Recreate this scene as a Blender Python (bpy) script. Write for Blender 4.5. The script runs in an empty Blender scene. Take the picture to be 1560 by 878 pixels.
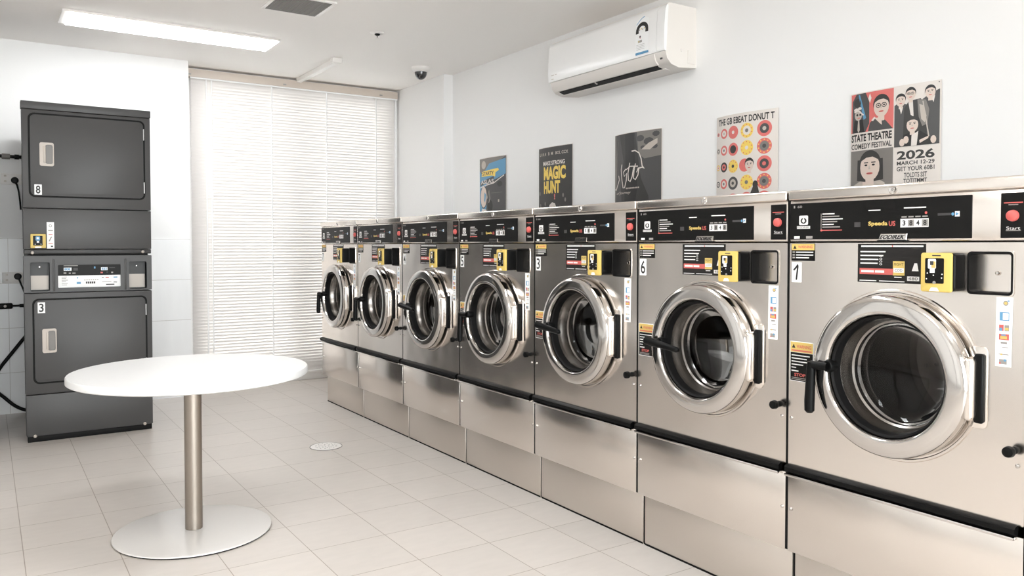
import bpy, bmesh, math, random
from mathutils import Vector, Matrix
random.seed(7)
scene = bpy.context.scene
COL = scene.collection
PI = math.pi

# ------------------------------------------------------------------ materials
def lin(c):
    def f(v):
        v /= 255.0
        return v / 12.92 if v <= 0.04045 else ((v + 0.055) / 1.055) ** 2.4
    return (f(c[0]), f(c[1]), f(c[2]), 1.0)

MATS = {}
def mat(name, rgb, rough=0.5, metal=0.0, spec=0.5, coat=0.0, emit=None, emit_strength=0.0):
    if name in MATS: return MATS[name]
    m = bpy.data.materials.new(name); m.use_nodes = True
    b = m.node_tree.nodes['Principled BSDF']
    b.inputs['Base Color'].default_value = lin(rgb)
    b.inputs['Roughness'].default_value = rough
    b.inputs['Metallic'].default_value = metal
    b.inputs['Specular IOR Level'].default_value = spec
    b.inputs['Coat Weight'].default_value = coat
    if emit:
        b.inputs['Emission Color'].default_value = lin(emit)
        b.inputs['Emission Strength'].default_value = emit_strength
    MATS[name] = m
    return m

def nodes_of(m):
    nt = m.node_tree
    return nt, nt.nodes, nt.links, nt.nodes['Principled BSDF']

def steel(name, rgb, rough, wave=0.05, streak=0.35, stretch=(2, 2, 160), aniso=0.0):
    m = mat(name, rgb, rough, 1.0)
    nt, N, L, b = nodes_of(m)
    tc = N.new('ShaderNodeTexCoord')
    mp = N.new('ShaderNodeMapping'); mp.inputs['Scale'].default_value = stretch
    L.new(tc.outputs['Object'], mp.inputs['Vector'])
    n1 = N.new('ShaderNodeTexNoise'); n1.inputs['Scale'].default_value = 3.0; n1.inputs['Detail'].default_value = 4
    L.new(mp.outputs['Vector'], n1.inputs['Vector'])
    mr = N.new('ShaderNodeMapRange'); mr.inputs['To Min'].default_value = rough - 0.04 * streak; mr.inputs['To Max'].default_value = rough + 0.06 * streak
    L.new(n1.outputs['Fac'], mr.inputs['Value']); L.new(mr.outputs['Result'], b.inputs['Roughness'])
    n2 = N.new('ShaderNodeTexNoise'); n2.inputs['Scale'].default_value = 4.5; n2.inputs['Detail'].default_value = 1
    L.new(tc.outputs['Object'], n2.inputs['Vector'])
    b1 = N.new('ShaderNodeBump'); b1.inputs['Strength'].default_value = wave; b1.inputs['Distance'].default_value = 0.05
    L.new(n2.outputs['Fac'], b1.inputs['Height'])
    L.new(b1.outputs['Normal'], b.inputs['Normal'])
    return m

def grid_tiles(name, rgb, grout, w, h, loc, axes, rough, var=0.03, mortar=0.0016, streak=(5, 14, 1)):
    m = mat(name, rgb, rough)
    nt, N, L, b = nodes_of(m)
    tc = N.new('ShaderNodeTexCoord')
    sp = N.new('ShaderNodeSeparateXYZ'); L.new(tc.outputs['Object'], sp.inputs[0])
    cb = N.new('ShaderNodeCombineXYZ')
    L.new(sp.outputs[axes[0]], cb.inputs[0]); L.new(sp.outputs[axes[1]], cb.inputs[1])
    mp = N.new('ShaderNodeMapping'); mp.inputs['Location'].default_value = (-loc[0], -loc[1], 0)
    L.new(cb.outputs[0], mp.inputs['Vector'])
    br = N.new('ShaderNodeTexBrick'); br.offset = 0; br.squash = 1
    br.inputs['Scale'].default_value = 1.0
    br.inputs['Brick Width'].default_value = w; br.inputs['Row Height'].default_value = h
    br.inputs['Mortar Size'].default_value = mortar; br.inputs['Mortar Smooth'].default_value = 0.2
    c = lin(rgb)
    br.inputs['Color1'].default_value = tuple(min(1, v * (1 + var)) for v in c[:3]) + (1,)
    br.inputs['Color2'].default_value = tuple(v * (1 - var) for v in c[:3]) + (1,)
    br.inputs['Mortar'].default_value = lin(grout)
    L.new(mp.outputs['Vector'], br.inputs['Vector'])
    m2 = N.new('ShaderNodeMapping'); m2.inputs['Scale'].default_value = streak
    L.new(tc.outputs['Object'], m2.inputs['Vector'])
    no = N.new('ShaderNodeTexNoise'); no.inputs['Scale'].default_value = 2.2; no.inputs['Detail'].default_value = 5
    L.new(m2.outputs['Vector'], no.inputs['Vector'])
    mr = N.new('ShaderNodeMapRange'); mr.inputs['To Min'].default_value = 0.93; mr.inputs['To Max'].default_value = 1.06
    L.new(no.outputs['Fac'], mr.inputs['Value'])
    mx = N.new('ShaderNodeVectorMath'); mx.operation = 'SCALE'
    L.new(br.outputs['Color'], mx.inputs[0]); L.new(mr.outputs['Result'], mx.inputs['Scale'])
    L.new(mx.outputs['Vector'], b.inputs['Base Color'])
    bu = N.new('ShaderNodeBump'); bu.inputs['Strength'].default_value = 0.25; bu.inputs['Distance'].default_value = 0.001
    bu.invert = True
    L.new(br.outputs['Fac'], bu.inputs['Height']); L.new(bu.outputs['Normal'], b.inputs['Normal'])
    return m

def paint(name, rgb, rough=0.6, scale=60, strength=0.04, spec=0.3):
    m = mat(name, rgb, rough, 0, spec)
    nt, N, L, b = nodes_of(m)
    tc = N.new('ShaderNodeTexCoord')
    no = N.new('ShaderNodeTexNoise'); no.inputs['Scale'].default_value = scale; no.inputs['Detail'].default_value = 3
    L.new(tc.outputs['Object'], no.inputs['Vector'])
    bu = N.new('ShaderNodeBump'); bu.inputs['Strength'].default_value = strength; bu.inputs['Distance'].default_value = 0.002
    L.new(no.outputs['Fac'], bu.inputs['Height']); L.new(bu.outputs['Normal'], b.inputs['Normal'])
    return m

def thin_glass(name, tint, reflect=1.0, rough=0.03):
    m = bpy.data.materials.new(name); m.use_nodes = True
    nt = m.node_tree; N, L = nt.nodes, nt.links
    for n in list(N):
        if n.type != 'OUTPUT_MATERIAL': N.remove(n)
    out = [n for n in N if n.type == 'OUTPUT_MATERIAL'][0]
    tr = N.new('ShaderNodeBsdfTransparent'); tr.inputs[0].default_value = (*tint, 1)
    gl = N.new('ShaderNodeBsdfGlossy'); gl.inputs['Roughness'].default_value = rough
    fr = N.new('ShaderNodeFresnel'); fr.inputs[0].default_value = 1.5
    mx = N.new('ShaderNodeMixShader')
    ml = N.new('ShaderNodeMath'); ml.operation = 'MULTIPLY'; ml.inputs[1].default_value = reflect
    L.new(fr.outputs[0], ml.inputs[0]); L.new(ml.outputs[0], mx.inputs[0]); L.new(tr.outputs[0], mx.inputs[1]); L.new(gl.outputs[0], mx.inputs[2])
    L.new(mx.outputs[0], out.inputs[0])
    MATS[name] = m
    return m

def translucent(name, rgb, amount):
    m = mat(name, rgb, 0.45)
    nt, N, L, b = nodes_of(m)
    out = [n for n in N if n.type == 'OUTPUT_MATERIAL'][0]
    t = N.new('ShaderNodeBsdfTranslucent'); t.inputs[0].default_value = lin(rgb)
    mx = N.new('ShaderNodeMixShader'); mx.inputs[0].default_value = amount
    L.new(b.outputs[0], mx.inputs[1]); L.new(t.outputs[0], mx.inputs[2]); L.new(mx.outputs[0], out.inputs[0])
    return m

WALL = paint('white_wall_paint', (240, 239, 238), 0.55)
CEIL = paint('white_ceiling_paint', (248, 244, 240), 0.8)
FLOOR = grid_tiles('beige_floor_tile', (206, 198, 191), (152, 139, 127), 0.29, 0.29, (0.1, 0.18), (0, 1), 0.3, 0.025)
WTILE = grid_tiles('white_wall_tile', (236, 236, 236), (196, 192, 188), 0.59, 0.2937, (0.126, 0.27), (0, 2), 0.3, 0.01, 0.0018)
STEEL = steel('brushed_steel', (228, 221, 214), 0.20, 0.07)
STEEL_P = steel('plinth_steel', (222, 214, 206), 0.38, 0.03)
CHROME = steel('polished_steel', (208, 204, 200), 0.10, 0.0, 0.05)
DRUM = steel('drum_steel', (150, 145, 140), 0.25, 0.05)
COLUMN = steel('column_steel', (158, 149, 140), 0.42, 0.02, 0.3, (160, 160, 2))
BLACK = mat('black_plastic', (8, 8, 8), 0.42, spec=0.15)
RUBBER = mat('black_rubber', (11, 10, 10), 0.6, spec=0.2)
PANEL_BLACK = mat('black_panel_film', (13, 12, 11), 0.45, spec=0.2)
SIGN_BLACK = mat('charcoal_sign_film', (36, 34, 33), 0.5, spec=0.2)
WHITE_INK = mat('white_ink', (226, 224, 222), 0.5)
GREY_INK = mat('grey_ink', (150, 146, 142), 0.5)
DGREY_INK = mat('dark_grey_ink', (62, 60, 60), 0.5)
RED_INK = mat('red_ink', (200, 96, 90), 0.5)
YEL_INK = mat('yellow_ink', (212, 184, 104), 0.5)
BLUE_INK = mat('blue_ink', (96, 152, 190), 0.5)
BLACK_INK = mat('black_ink', (24, 22, 22), 0.5)
PAPER = mat('white_sticker_paper', (238, 238, 238), 0.5)
YELLOW = mat('yellow_plastic', (212, 184, 100), 0.45)
REDBTN = mat('red_button_plastic', (205, 95, 90), 0.4)
CHAR = paint('charcoal_enamel', (70, 69, 69), 0.42, 220, 0.03, 0.4)
CHAR_D = mat('dark_charcoal_plastic', (40, 39, 39), 0.45)
GREY_PL = mat('warm_grey_plastic', (186, 176, 166), 0.35)
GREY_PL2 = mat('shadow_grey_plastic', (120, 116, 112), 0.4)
LAMINATE = mat('white_laminate', (224, 223, 222), 0.35)
BASEPL = mat('white_powder_coat', (222, 218, 214), 0.2)
AC_WHITE = mat('white_ac_plastic', (224, 218, 212), 0.4)
AC_GLOSS = mat('glossy_white_ac_plastic', (238, 237, 236), 0.22)
OFFWHITE = mat('white_plastic', (234, 230, 226), 0.45)
SLAT = mat('white_blind_slat', (230, 226, 223), 0.5)
HEAD = mat('shaded_headrail', (206, 194, 183), 0.5)  # darker beige carries the shade lying on the headrail
CORD = mat('white_blind_cord', (246, 246, 246), 0.6)
VENT = mat('grey_vent_metal', (128, 124, 120), 0.5)
VOID = mat('dark_void', (14, 13, 13), 0.8)
DIFF = mat('lit_diffuser', (255, 255, 255), 0.5, emit=(250, 253, 255), emit_strength=10.0)
LCD = mat('display_screen', (20, 26, 30), 0.2, emit=(150, 200, 230), emit_strength=0.0)
GLASS_W = thin_glass('window_glass', (0.95, 0.97, 0.97))
FROST = bpy.data.materials.new('fill_window_pane'); FROST.use_nodes = True  # translucent pane of the added side window, tuned to a mild glow
_n = FROST.node_tree.nodes; _l = FROST.node_tree.links
_t = _n.new('ShaderNodeBsdfTranslucent'); _t.inputs[0].default_value = (0.62, 0.62, 0.61, 1)
_m = _n.new('ShaderNodeMixShader'); _m.inputs[0].default_value = 0.30
_n['Principled BSDF'].inputs['Base Color'].default_value = (0.8, 0.8, 0.8, 1)
_l.new(_n['Principled BSDF'].outputs[0], _m.inputs[1]); _l.new(_t.outputs[0], _m.inputs[2]); _l.new(_m.outputs[0], _n['Material Output'].inputs[0])
GLASS_D = thin_glass('washer_door_glass', (0.60, 0.60, 0.61), 0.4)
DOME = mat('smoked_dome', (28, 28, 30), 0.08, coat=0.5)
ALU = mat('aluminium_frame', (170, 168, 166), 0.35, 0.9)

# ------------------------------------------------------------------ geometry
IDENT = Matrix.Identity(4)
FACE_W = Matrix(((0, 0, -1, 0), (-1, 0, 0, 0), (0, 1, 0, 0), (0, 0, 0, 1)))   # (right, up, out) of something facing -X
FACE_S = Matrix(((1, 0, 0, 0), (0, 0, -1, 0), (0, 1, 0, 0), (0, 0, 0, 1)))    # (right, up, out) of something facing -Y
TEXT_CACHE = {}

def text_mesh(s, bold=0.0):
    key = (s, bold)
    if key in TEXT_CACHE: return TEXT_CACHE[key]
    cu = bpy.data.curves.new('lettering', 'FONT'); cu.body = s; cu.size = 1.0; cu.resolution_u = 3; cu.offset = bold
    ob = bpy.data.objects.new('lettering', cu); COL.objects.link(ob)
    bpy.context.view_layer.update()
    dg = bpy.context.evaluated_depsgraph_get()
    me = bpy.data.meshes.new_from_object(ob.evaluated_get(dg))
    vs = [(v.co.x, v.co.y) for v in me.vertices]
    fs = [tuple(p.vertices) for p in me.polygons]
    bpy.data.objects.remove(ob); bpy.data.curves.remove(cu); bpy.data.meshes.remove(me)
    x0 = min(v[0] for v in vs); x1 = max(v[0] for v in vs); y0 = min(v[1] for v in vs); y1 = max(v[1] for v in vs)
    vs = [((x - x0) / (x1 - x0), (y - y0) / (y1 - y0)) for x, y in vs]
    TEXT_CACHE[key] = (vs, fs)
    return TEXT_CACHE[key]

def rrect(x0, y0, x1, y1, r, n=5):
    pts = []
    for cx, cy, a in ((x1 - r, y0 + r, -PI / 2), (x1 - r, y1 - r, 0), (x0 + r, y1 - r, PI / 2), (x0 + r, y0 + r, PI)):
        for i in range(n + 1):
            t = a + PI / 2 * i / n
            pts.append((cx + r * math.cos(t), cy + r * math.sin(t)))
    return pts

def circ(cx, cy, r, n=32, ry=None):
    ry = r if ry is None else ry
    return [(cx + r * math.cos(2 * PI * i / n), cy + ry * math.sin(2 * PI * i / n)) for i in range(n)]

class G:
    """collects shapes, in the axes of M, into one mesh"""
    def __init__(self, M=IDENT, warp=None):
        self.bm = bmesh.new(); self.M = M; self.mats = []; self.warp = warp
    def mi(self, m):
        if m not in self.mats: self.mats.append(m)
        return self.mats.index(m)
    def raw(self, verts, faces, m):
        k = self.mi(m)
        vs = [self.bm.verts.new(v) for v in verts]
        for f in faces:
            try:
                fc = self.bm.faces.new([vs[i] for i in f]); fc.material_index = k
            except ValueError: pass
    def absorb(self, tb, m):
        tb.verts.index_update()
        self.raw([v.co.copy() for v in tb.verts], [[v.index for v in f.verts] for f in tb.faces], m)
        tb.free()
    def box(self, a, b, m, bev=0.0, seg=2):
        tb = bmesh.new(); bmesh.ops.create_cube(tb, size=1)
        for v in tb.verts:
            v.co = Vector([(a[i] + b[i]) / 2 + v.co[i] * (b[i] - a[i]) for i in range(3)])
        if bev > 0:
            bmesh.ops.bevel(tb, geom=tb.edges[:], offset=bev, segments=seg, profile=0.5, affect='EDGES')
        self.absorb(tb, m); return self
    def prism(self, loop, o0, o1, m, bev=0.0, seg=2, axis=2):
        """closed 2D loop extruded from o0 to o1 (axis 2: along out; axis 0: loop is (out, up), extruded along right)"""
        tb = bmesh.new()
        def P(p, o): return (p[0], p[1], o) if axis == 2 else (o, p[1], p[0])
        n = len(loop)
        v0 = [tb.verts.new(P(p, o0)) for p in loop]; v1 = [tb.verts.new(P(p, o1)) for p in loop]
        fb = tb.faces.new(v0[::-1]); ft = tb.faces.new(v1)
        for i in range(n): tb.faces.new((v0[i], v0[(i + 1) % n], v1[(i + 1) % n], v1[i]))
        if bev > 0:
            es = list(ft.edges)
            bmesh.ops.bevel(tb, geom=es, offset=bev, segments=seg, profile=0.5, affect='EDGES')
        bmesh.ops.recalc_face_normals(tb, faces=tb.faces[:])
        self.absorb(tb, m); return self
    def plate(self, outer, holes, o0, o1, m):
        """flat plate with holes, front at o1, with edge walls back to o0"""
        tb = bmesh.new(); es = []
        for lp in [outer] + holes:
            vs = [tb.verts.new((p[0], p[1], o1)) for p in lp]
            es += [tb.edges.new((vs[i], vs[(i + 1) % len(vs)])) for i in range(len(vs))]
        bmesh.ops.triangle_fill(tb, use_beauty=True, use_dissolve=False, edges=es, normal=(0, 0, 1))
        for lp in [outer] + holes:
            n = len(lp)
            a = [tb.verts.new((p[0], p[1], o1)) for p in lp]; b = [tb.verts.new((p[0], p[1], o0)) for p in lp]
            for i in range(n): tb.faces.new((a[i], a[(i + 1) % n], b[(i + 1) % n], b[i]))
        self.absorb(tb, m); return self
    def lathe(self, prof, c, m, n=48, close=False):
        """(radius, out) profile turned about the out axis through c"""
        vs, fs = [], []
        k = len(prof)
        for i in range(n):
            t = 2 * PI * i / n
            for r, o in prof: vs.append((c[0] + r * math.cos(t), c[1] + r * math.sin(t), (c[2] if len(c) > 2 else 0) + o))
        for i in range(n):
            j = (i + 1) % n
            for q in range(k - 1):
                fs.append((i * k + q, j * k + q, j * k + q + 1, i * k + q + 1))
        tb = bmesh.new(); V = [tb.verts.new(v) for v in vs]
        for f in fs: tb.faces.new([V[i] for i in f])
        bmesh.ops.remove_doubles(tb, verts=tb.verts[:], dist=1e-6)
        bmesh.ops.recalc_face_normals(tb, faces=tb.faces[:])
        self.absorb(tb, m); return self
    def tube(self, pts, r, m, n=10):
        pts = [Vector(p) for p in pts]
        rs = r if isinstance(r, (list, tuple)) else [r] * len(pts)
        vs, fs = [], []
        up = Vector((0.123, 0.37, 0.91))
        for i, p in enumerate(pts):
            d = (pts[min(i + 1, len(pts) - 1)] - pts[max(i - 1, 0)]).normalized()
            x = d.cross(up).normalized(); y = d.cross(x)
            for q in range(n):
                t = 2 * PI * q / n
                vs.append(p + (x * math.cos(t) + y * math.sin(t)) * rs[i])
        for i in range(len(pts) - 1):
            for q in range(n):
                fs.append((i * n + q, i * n + (q + 1) % n, (i + 1) * n + (q + 1) % n, (i + 1) * n + q))
        fs.append(tuple(range(n))[::-1]); fs.append(tuple((len(pts) - 1) * n + q for q in range(n)))
        tb = bmesh.new(); V = [tb.verts.new(v) for v in vs]
        for f in fs: tb.faces.new([V[i] for i in f])
        bmesh.ops.recalc_face_normals(tb, faces=tb.faces[:])
        self.absorb(tb, m); return self
    # ---- print on a flat or gently curved sheet
    def poly(self, loop, o, m):
        tb = bmesh.new()
        vs = [tb.verts.new((p[0], p[1], o)) for p in loop]
        es = [tb.edges.new((vs[i], vs[(i + 1) % len(vs)])) for i in range(len(vs))]
        bmesh.ops.triangle_fill(tb, use_beauty=True, edges=es, normal=(0, 0, 1))
        self.absorb(tb, m); return self
    def rect(self, x0, y0, x1, y1, o, m): return self.poly([(x0, y0), (x1, y0), (x1, y1), (x0, y1)], o, m)
    def disc(self, cx, cy, r, o, m, ry=None, n=20): return self.poly(circ(cx, cy, r, n, ry), o, m)
    def text(self, s, x0, y0, x1, y1, o, m, bold=0.0, shear=0.0):
        vs, fs = text_mesh(s, bold)
        self.raw([(x0 + (x1 - x0) * (u + shear * (v - .5)), y0 + (y1 - y0) * v, o) for u, v in vs], fs, m); return self
    def stroke(self, pts, w, o, m):
        """a pen stroke: ribbon of width w along pts"""
        L, R = [], []
        for i, p in enumerate(pts):
            a = pts[max(i - 1, 0)]; b = pts[min(i + 1, len(pts) - 1)]
            dx, dy = b[0] - a[0], b[1] - a[1]; l = math.hypot(dx, dy) or 1
            L.append((p[0] - dy / l * w / 2, p[1] + dx / l * w / 2, o)); R.append((p[0] + dy / l * w / 2, p[1] - dx / l * w / 2, o))
        n = len(pts)
        self.raw(L + R, [(i, n + i, n + i + 1, i + 1) for i in range(n - 1)], m); return self
    def cuts(self, xs):
        for x in xs:
            bmesh.ops.bisect_plane(self.bm, geom=self.bm.verts[:] + self.bm.edges[:] + self.bm.faces[:], plane_co=(x, 0, 0), plane_no=(1, 0, 0))
    def done(self, name, parent=None, loc=None, angle=38):
        if self.warp:
            for v in self.bm.verts: v.co = Vector(self.warp(*v.co))
        self.bm.transform(self.M)
        me = bpy.data.meshes.new(name); self.bm.to_mesh(me); self.bm.free()
        for m in self.mats: me.materials.append(m)
        me.shade_smooth(); me.set_sharp_from_angle(angle=math.radians(angle))
        o = bpy.data.objects.new(name, me); COL.objects.link(o)
        if parent: o.parent = parent
        if loc: o.location = loc
        return o

def tag(o, label, cat, group=None):
    o['label'] = label; o['category'] = cat
    if group: o['group'] = group
    return o
def thing(name, label, cat, loc=(0, 0, 0), group=None):
    o = bpy.data.objects.new(name, None); o.empty_display_size = 0.1; COL.objects.link(o); o.location = loc
    return tag(o, label, cat, group)
def struct(name, g):
    o = g.done(name); o['kind'] = 'structure'; return o

# ------------------------------------------------------------------ camera
HCAM = 1.107; F = 1215.0; TH = math.atan(803 / F); PITCH = math.radians(1.5)
cam = bpy.data.cameras.new('camera'); co = bpy.data.objects.new('camera', cam); COL.objects.link(co)
co.location = (0, 0, HCAM); co.rotation_euler = (PI / 2 - PITCH, 0, -TH)
cam.sensor_fit = 'HORIZONTAL'; cam.sensor_width = 36; cam.lens = 36 * F / 1560
cam.shift_y = -(439 - (374 + F * math.tan(PITCH))) / 1560
cam.clip_start = 0.02; scene.camera = co

# ------------------------------------------------------------------ the room
XL, XR, XRP, YF, YB, YW, ZC = -2.0, 3.10, 3.02, -2.4, 6.17, 6.41, 2.45
struct('floor', G().box((XL - .1, YF - .1, -.1), (XR + .1, YW + .2, 0), FLOOR))
struct('ceiling', G().box((XL - .1, YF - .1, ZC), (XR + .1, YW + .2, ZC + .1), CEIL))
lw0, lw1, lz0, lz1 = .3, 4.3, .12, 2.3  # added unseen window opening, brightens the right wall and the steel
g = G(); g.box((XL - .1, YF - .1, 0), (XL, lw0, ZC), WALL); g.box((XL - .1, lw1, 0), (XL, YW + .2, ZC), WALL); g.box((XL - .1, lw0, 0), (XL, lw1, lz0), WALL); g.box((XL - .1, lw0, lz1), (XL, lw1, ZC), WALL)
struct('wall_left', g)
g = G()
for i in range(4):
    y = lw0 + (lw1 - lw0 - .06) * i / 3
    g.box((XL - .08, y, lz0), (XL - .02, y + .06, lz1), ALU, .003)
g.box((XL - .08, lw0, lz0), (XL - .02, lw1, lz0 + .06), ALU, .003); g.box((XL - .08, lw0, lz1 - .06), (XL - .02, lw1, lz1), ALU, .003)
wf = struct('fill_light_window', g)
G().box((XL - .053, lw0 + .03, lz0 + .03), (XL - .047, lw1 - .03, lz1 - .03), FROST).done('window_glass', wf)  # glowing pane of the added window, reflected in the steel
struct('wall_back', G().box((XL, YB, 1.154), (1.255, YB + .44, ZC), WALL).box((XL, YB - .004, 0), (1.255, YB + .44, 1.154), WTILE))
g = G(); g.box((XR, YF - .1, 0), (XR + .2, YW + .2, ZC), WALL); g.box((XRP, 5.54, 0), (XR, YW + .2, ZC), WALL)
struct('wall_right', g)
# window recess: the wall round the window opening, then frame and glass
wx0, wx1, wz0, wz1 = 1.36, 2.95, 0.12, 2.34
g = G()
g.box((1.255, YW, 0), (XRP, YW + .2, wz0), WALL); g.box((1.255, YW, wz1), (XRP, YW + .2, ZC), WALL)
g.box((1.255, YW, wz0), (wx0, YW + .2, wz1), WALL); g.box((wx1, YW, wz0), (XRP, YW + .2, wz1), WALL)
struct('wall_window', g)
g = G()
for a, b in (((wx0, wz0), (wx1, wz0 + .05)), ((wx0, wz1 - .05), (wx1, wz1)), ((wx0, wz0), (wx0 + .05, wz1)), ((wx1 - .05, wz0), (wx1, wz1)), ((2.13, wz0), (2.18, wz1))):
    g.box((a[0], YW + .08, a[1]), (b[0], YW + .13, b[1]), ALU, .003)
wf = struct('window_1', g)
G().box((wx0 + .03, YW + .1, wz0 + .03), (wx1 - .03, YW + .106, wz1 - .03), GLASS_W).done('window_glass', wf)
struct('baseboard_back', G().box((1.255, YW - .012, 0), (XRP, YW, .07), OFFWHITE, .003))
struct('baseboard_right', G().box((XRP - .012, 5.6, 0), (XRP, YW - .012, .07), OFFWHITE, .003))
# glazed shopfront behind the photographer
sx0, sx1, sz1 = -1.7, 2.8, 2.3
g = G()
g.box((XL, YF - .1, 0), (sx0, YF, ZC), WALL); g.box((sx1, YF - .1, 0), (XR, YF, ZC), WALL); g.box((sx0, YF - .1, sz1), (sx1, YF, ZC), WALL)
struct('wall_front', g)
g = G()
for i in range(5):
    x = sx0 + (sx1 - sx0 - .06) * i / 4
    g.box((x, YF - .08, 0), (x + .06, YF - .02, sz1), ALU, .003)
g.box((sx0, YF - .08, 0), (sx1, YF - .02, .1), ALU, .003); g.box((sx0, YF - .08, sz1 - .06), (sx1, YF - .02, sz1), ALU, .003)
wf = struct('window_2', g)
G().box((sx0 + .03, YF - .053, .05), (sx1 - .03, YF - .047, sz1 - .03), GLASS_W).done('window_glass', wf)

# ------------------------------------------------------------------ washing machines
W = 0.645; XF = 1.983; PITCHW = 0.6535; Y7 = 1.512
DC = (0.327, 0.767)
def build_washer():
    root = thing('washing_machine', 'x', 'washing machine')
    M = FACE_W
    def n(): return G(M)
    # cabinet shell
    g = n()
    g.box((0, .195, -.72), (.004, 1.236, -.02), STEEL); g.box((W - .004, .195, -.72), (W, 1.236, -.02), STEEL)
    g.box((.004, .195, -.72), (W - .004, 1.236, -.715), STEEL); g.box((.004, .195, -.715), (W - .004, .2, -.02), STEEL)
    g.box((.004, 1.231, -.715), (W - .004, 1.236, -.05), STEEL)
    g.done('cabinet', root)
    # front sheet with door opening and coin recess
    g = n()
    coin = rrect(.5155, .995, .6095, 1.087, .007, 4)
    g.plate(rrect(0, .458, W, 1.114, .004, 3), [circ(DC[0], DC[1], .168, 64), coin], -.02, 0, STEEL)
    g.done('front_panel', root)
    n().box((0, .197, -.02), (W, .432, 0), STEEL, .002).done('lower_panel', root)
    n().box((.0005, 0, -.66), (W - .0005, .195, -.036), STEEL_P, .002).box((.002, 0, -.6), (W - .002, .007, -.0355), RUBBER).done('plinth', root)  # black strip at the floor stands in for the dark gap there
    g = n()
    g.prism([(0, .436), (.010, .434), (.018, .440), (.018, .452), (.010, .458), (0, .459)], .0, W - .012, BLACK, axis=0)
    g.done('bumper_rail', root)
    n().box((0, .4255, -.004), (W - .014, .4335, .020), CHROME, .002).done('rail_trim', root)
    n().box((W + .0004, .2, -.30), (W + .0073, 1.262, -.001), RUBBER).box((W + .0004, 0, -.3), (W + .0073, .194, -.040), RUBBER).done('dark_gap_fill', root)  # black filler paints in the dark of the gap between machines
    # top
    g = n(); g.box((-.001, 1.238, -.72), (W + .001, 1.268, .010), STEEL, .005, 3)
    top = g.done('top_cover', root)
    g = n(); g.lathe([(0, .0125), (.0055, .0125), (.006, .0112), (.0105, .0125), (.0118, .0115), (.012, .010)], (.324, 1.252), CHROME, 20)
    g.disc(.324, 1.252, .004, .0128, GREY_INK); g.done('lock', top)
    n().box((0, 1.118, -.05), (W, 1.2375, 0), STEEL, .003).done('control_fascia', root)
    # control panel print
    def settle(x, z, o):      # final left-right spacing of the print
        if o < .0024: return (x, z, o)
        ks = [(0, .005), (.01, .006), (.05, .014), (.09, .021), (.2, .029), (.39, .027), (.47, .016), (.52, .004), (1, .004)]
        for (a, p), (b, q) in zip(ks, ks[1:]):
            if x <= b: return (x + p + (q - p) * (x - a) / (b - a), z, o)
    g = G(M, settle); g.box((.002, 1.124, 0), (.520, 1.229, .0022), PANEL_BLACK, .0008, 1)
    o = .0026
    def dash(x0, z, x1, m=WHITE_INK, h=.0026): g.rect(x0, z - h / 2, x1, z + h / 2, o, m)
    g.rect(.008, 1.2155, .012, 1.2225, o, GREY_INK); g.text('60', .019, 1.2155, .032, 1.2225, o, GREY_INK, .02)
    g.poly(rrect(.024, 1.166, .049, 1.193, .003, 3), o, WHITE_INK); g.disc(.0365, 1.178, .0085, o + .0003, BLACK_INK)
    g.poly([(.0365, 1.188), (.041, 1.177), (.0365, 1.172), (.032, 1.177)], o + .0006, WHITE_INK)
    g.rect(.018, 1.155, .055, 1.163, o, WHITE_INK); g.text('EODIREK', .020, 1.1567, .053, 1.1615, o + .0003, BLACK_INK)
    g.rect(.085, 1.152, .0865, 1.197, o, GREY_INK)
    for i, l in enumerate((.036, .05, .06, .044, .034, .052)): dash(.089, 1.1955 - i * .0074, .089 + l, WHITE_INK if i % 2 == 0 else GREY_INK, .003)
    dash(.089, 1.1495, .147, RED_INK, .0025); g.disc(.0865, 1.1495, .003, o, RED_INK, n=10)
    g.rect(.182, 1.157, .199, 1.170, o, DGREY_INK)
    g.text('Speeda', .222, 1.1565, .277, 1.171, o, YEL_INK, .03); g.text('US', .281, 1.158, .299, 1.1705, o, RED_INK, .02)
    dash(.222, 1.2005, .257)
    g.rect(.313, 1.1535, .388, 1.1755, o, WHITE_INK)
    for i, d in enumerate('3848'):
        g.rect(.3152 + i * .0185, 1.156, .3312 + i * .0185, 1.173, o + .0003, GREY_INK if i % 2 else PAPER)
        g.text(d, .319 + i * .0185, 1.158, .3275 + i * .0185, 1.1715, o + .0006, BLACK_INK, .03)
        dash(.316 + i * .0185, 1.1805, .330 + i * .0185, GREY_INK, .0035)
    g.disc(.381, 1.1895, .0035, o, RED_INK, n=10); dash(.322, 1.2035, .381, WHITE_INK, .003)
    dash(.414, 1.184, .452, DGREY_INK, .006); g.disc(.457, 1.184, .004, o, BLUE_INK, n=12)
    g.rect(.463, 1.1775, .477, 1.1905, o, PAPER); g.poly([(.465, 1.179), (.475, 1.184), (.465, 1.189)], o + .0003, BLUE_INK)
    g.rect(.010, 1.1265, .026, 1.1335, o, WHITE_INK); g.rect(.044, 1.1265, .062, 1.1335, o, GREY_INK)
    g.done('control_panel', root)
    # emergency stop panel
    g = n(); g.box((.585, 1.124, 0), (.640, 1.229, .0022), PANEL_BLACK, .0008, 1)
    g.rect(.592, 1.2045, .633, 1.207, o, RED_INK); g.rect(.602, 1.200, .623, 1.202, o, GREY_INK)
    g.text('Start', .598, 1.143, .628, 1.1505, o, WHITE_INK); g.rect(.597, 1.1405, .629, 1.1418, o, GREY_INK)
    sp = g.done('stop_panel', root)
    n().lathe([(0, .012), (.009, .0115), (.0125, .0095), (.0135, .002)], (.612, 1.1755), REDBTN, 24).done('stop_button', sp)
    # badge
    g = n()
    g.prism([(.281, 1.1205), (.359, 1.1205), (.361, 1.1375), (.288, 1.1375)], .001, .006, CHROME, .0012, 1)
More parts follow.
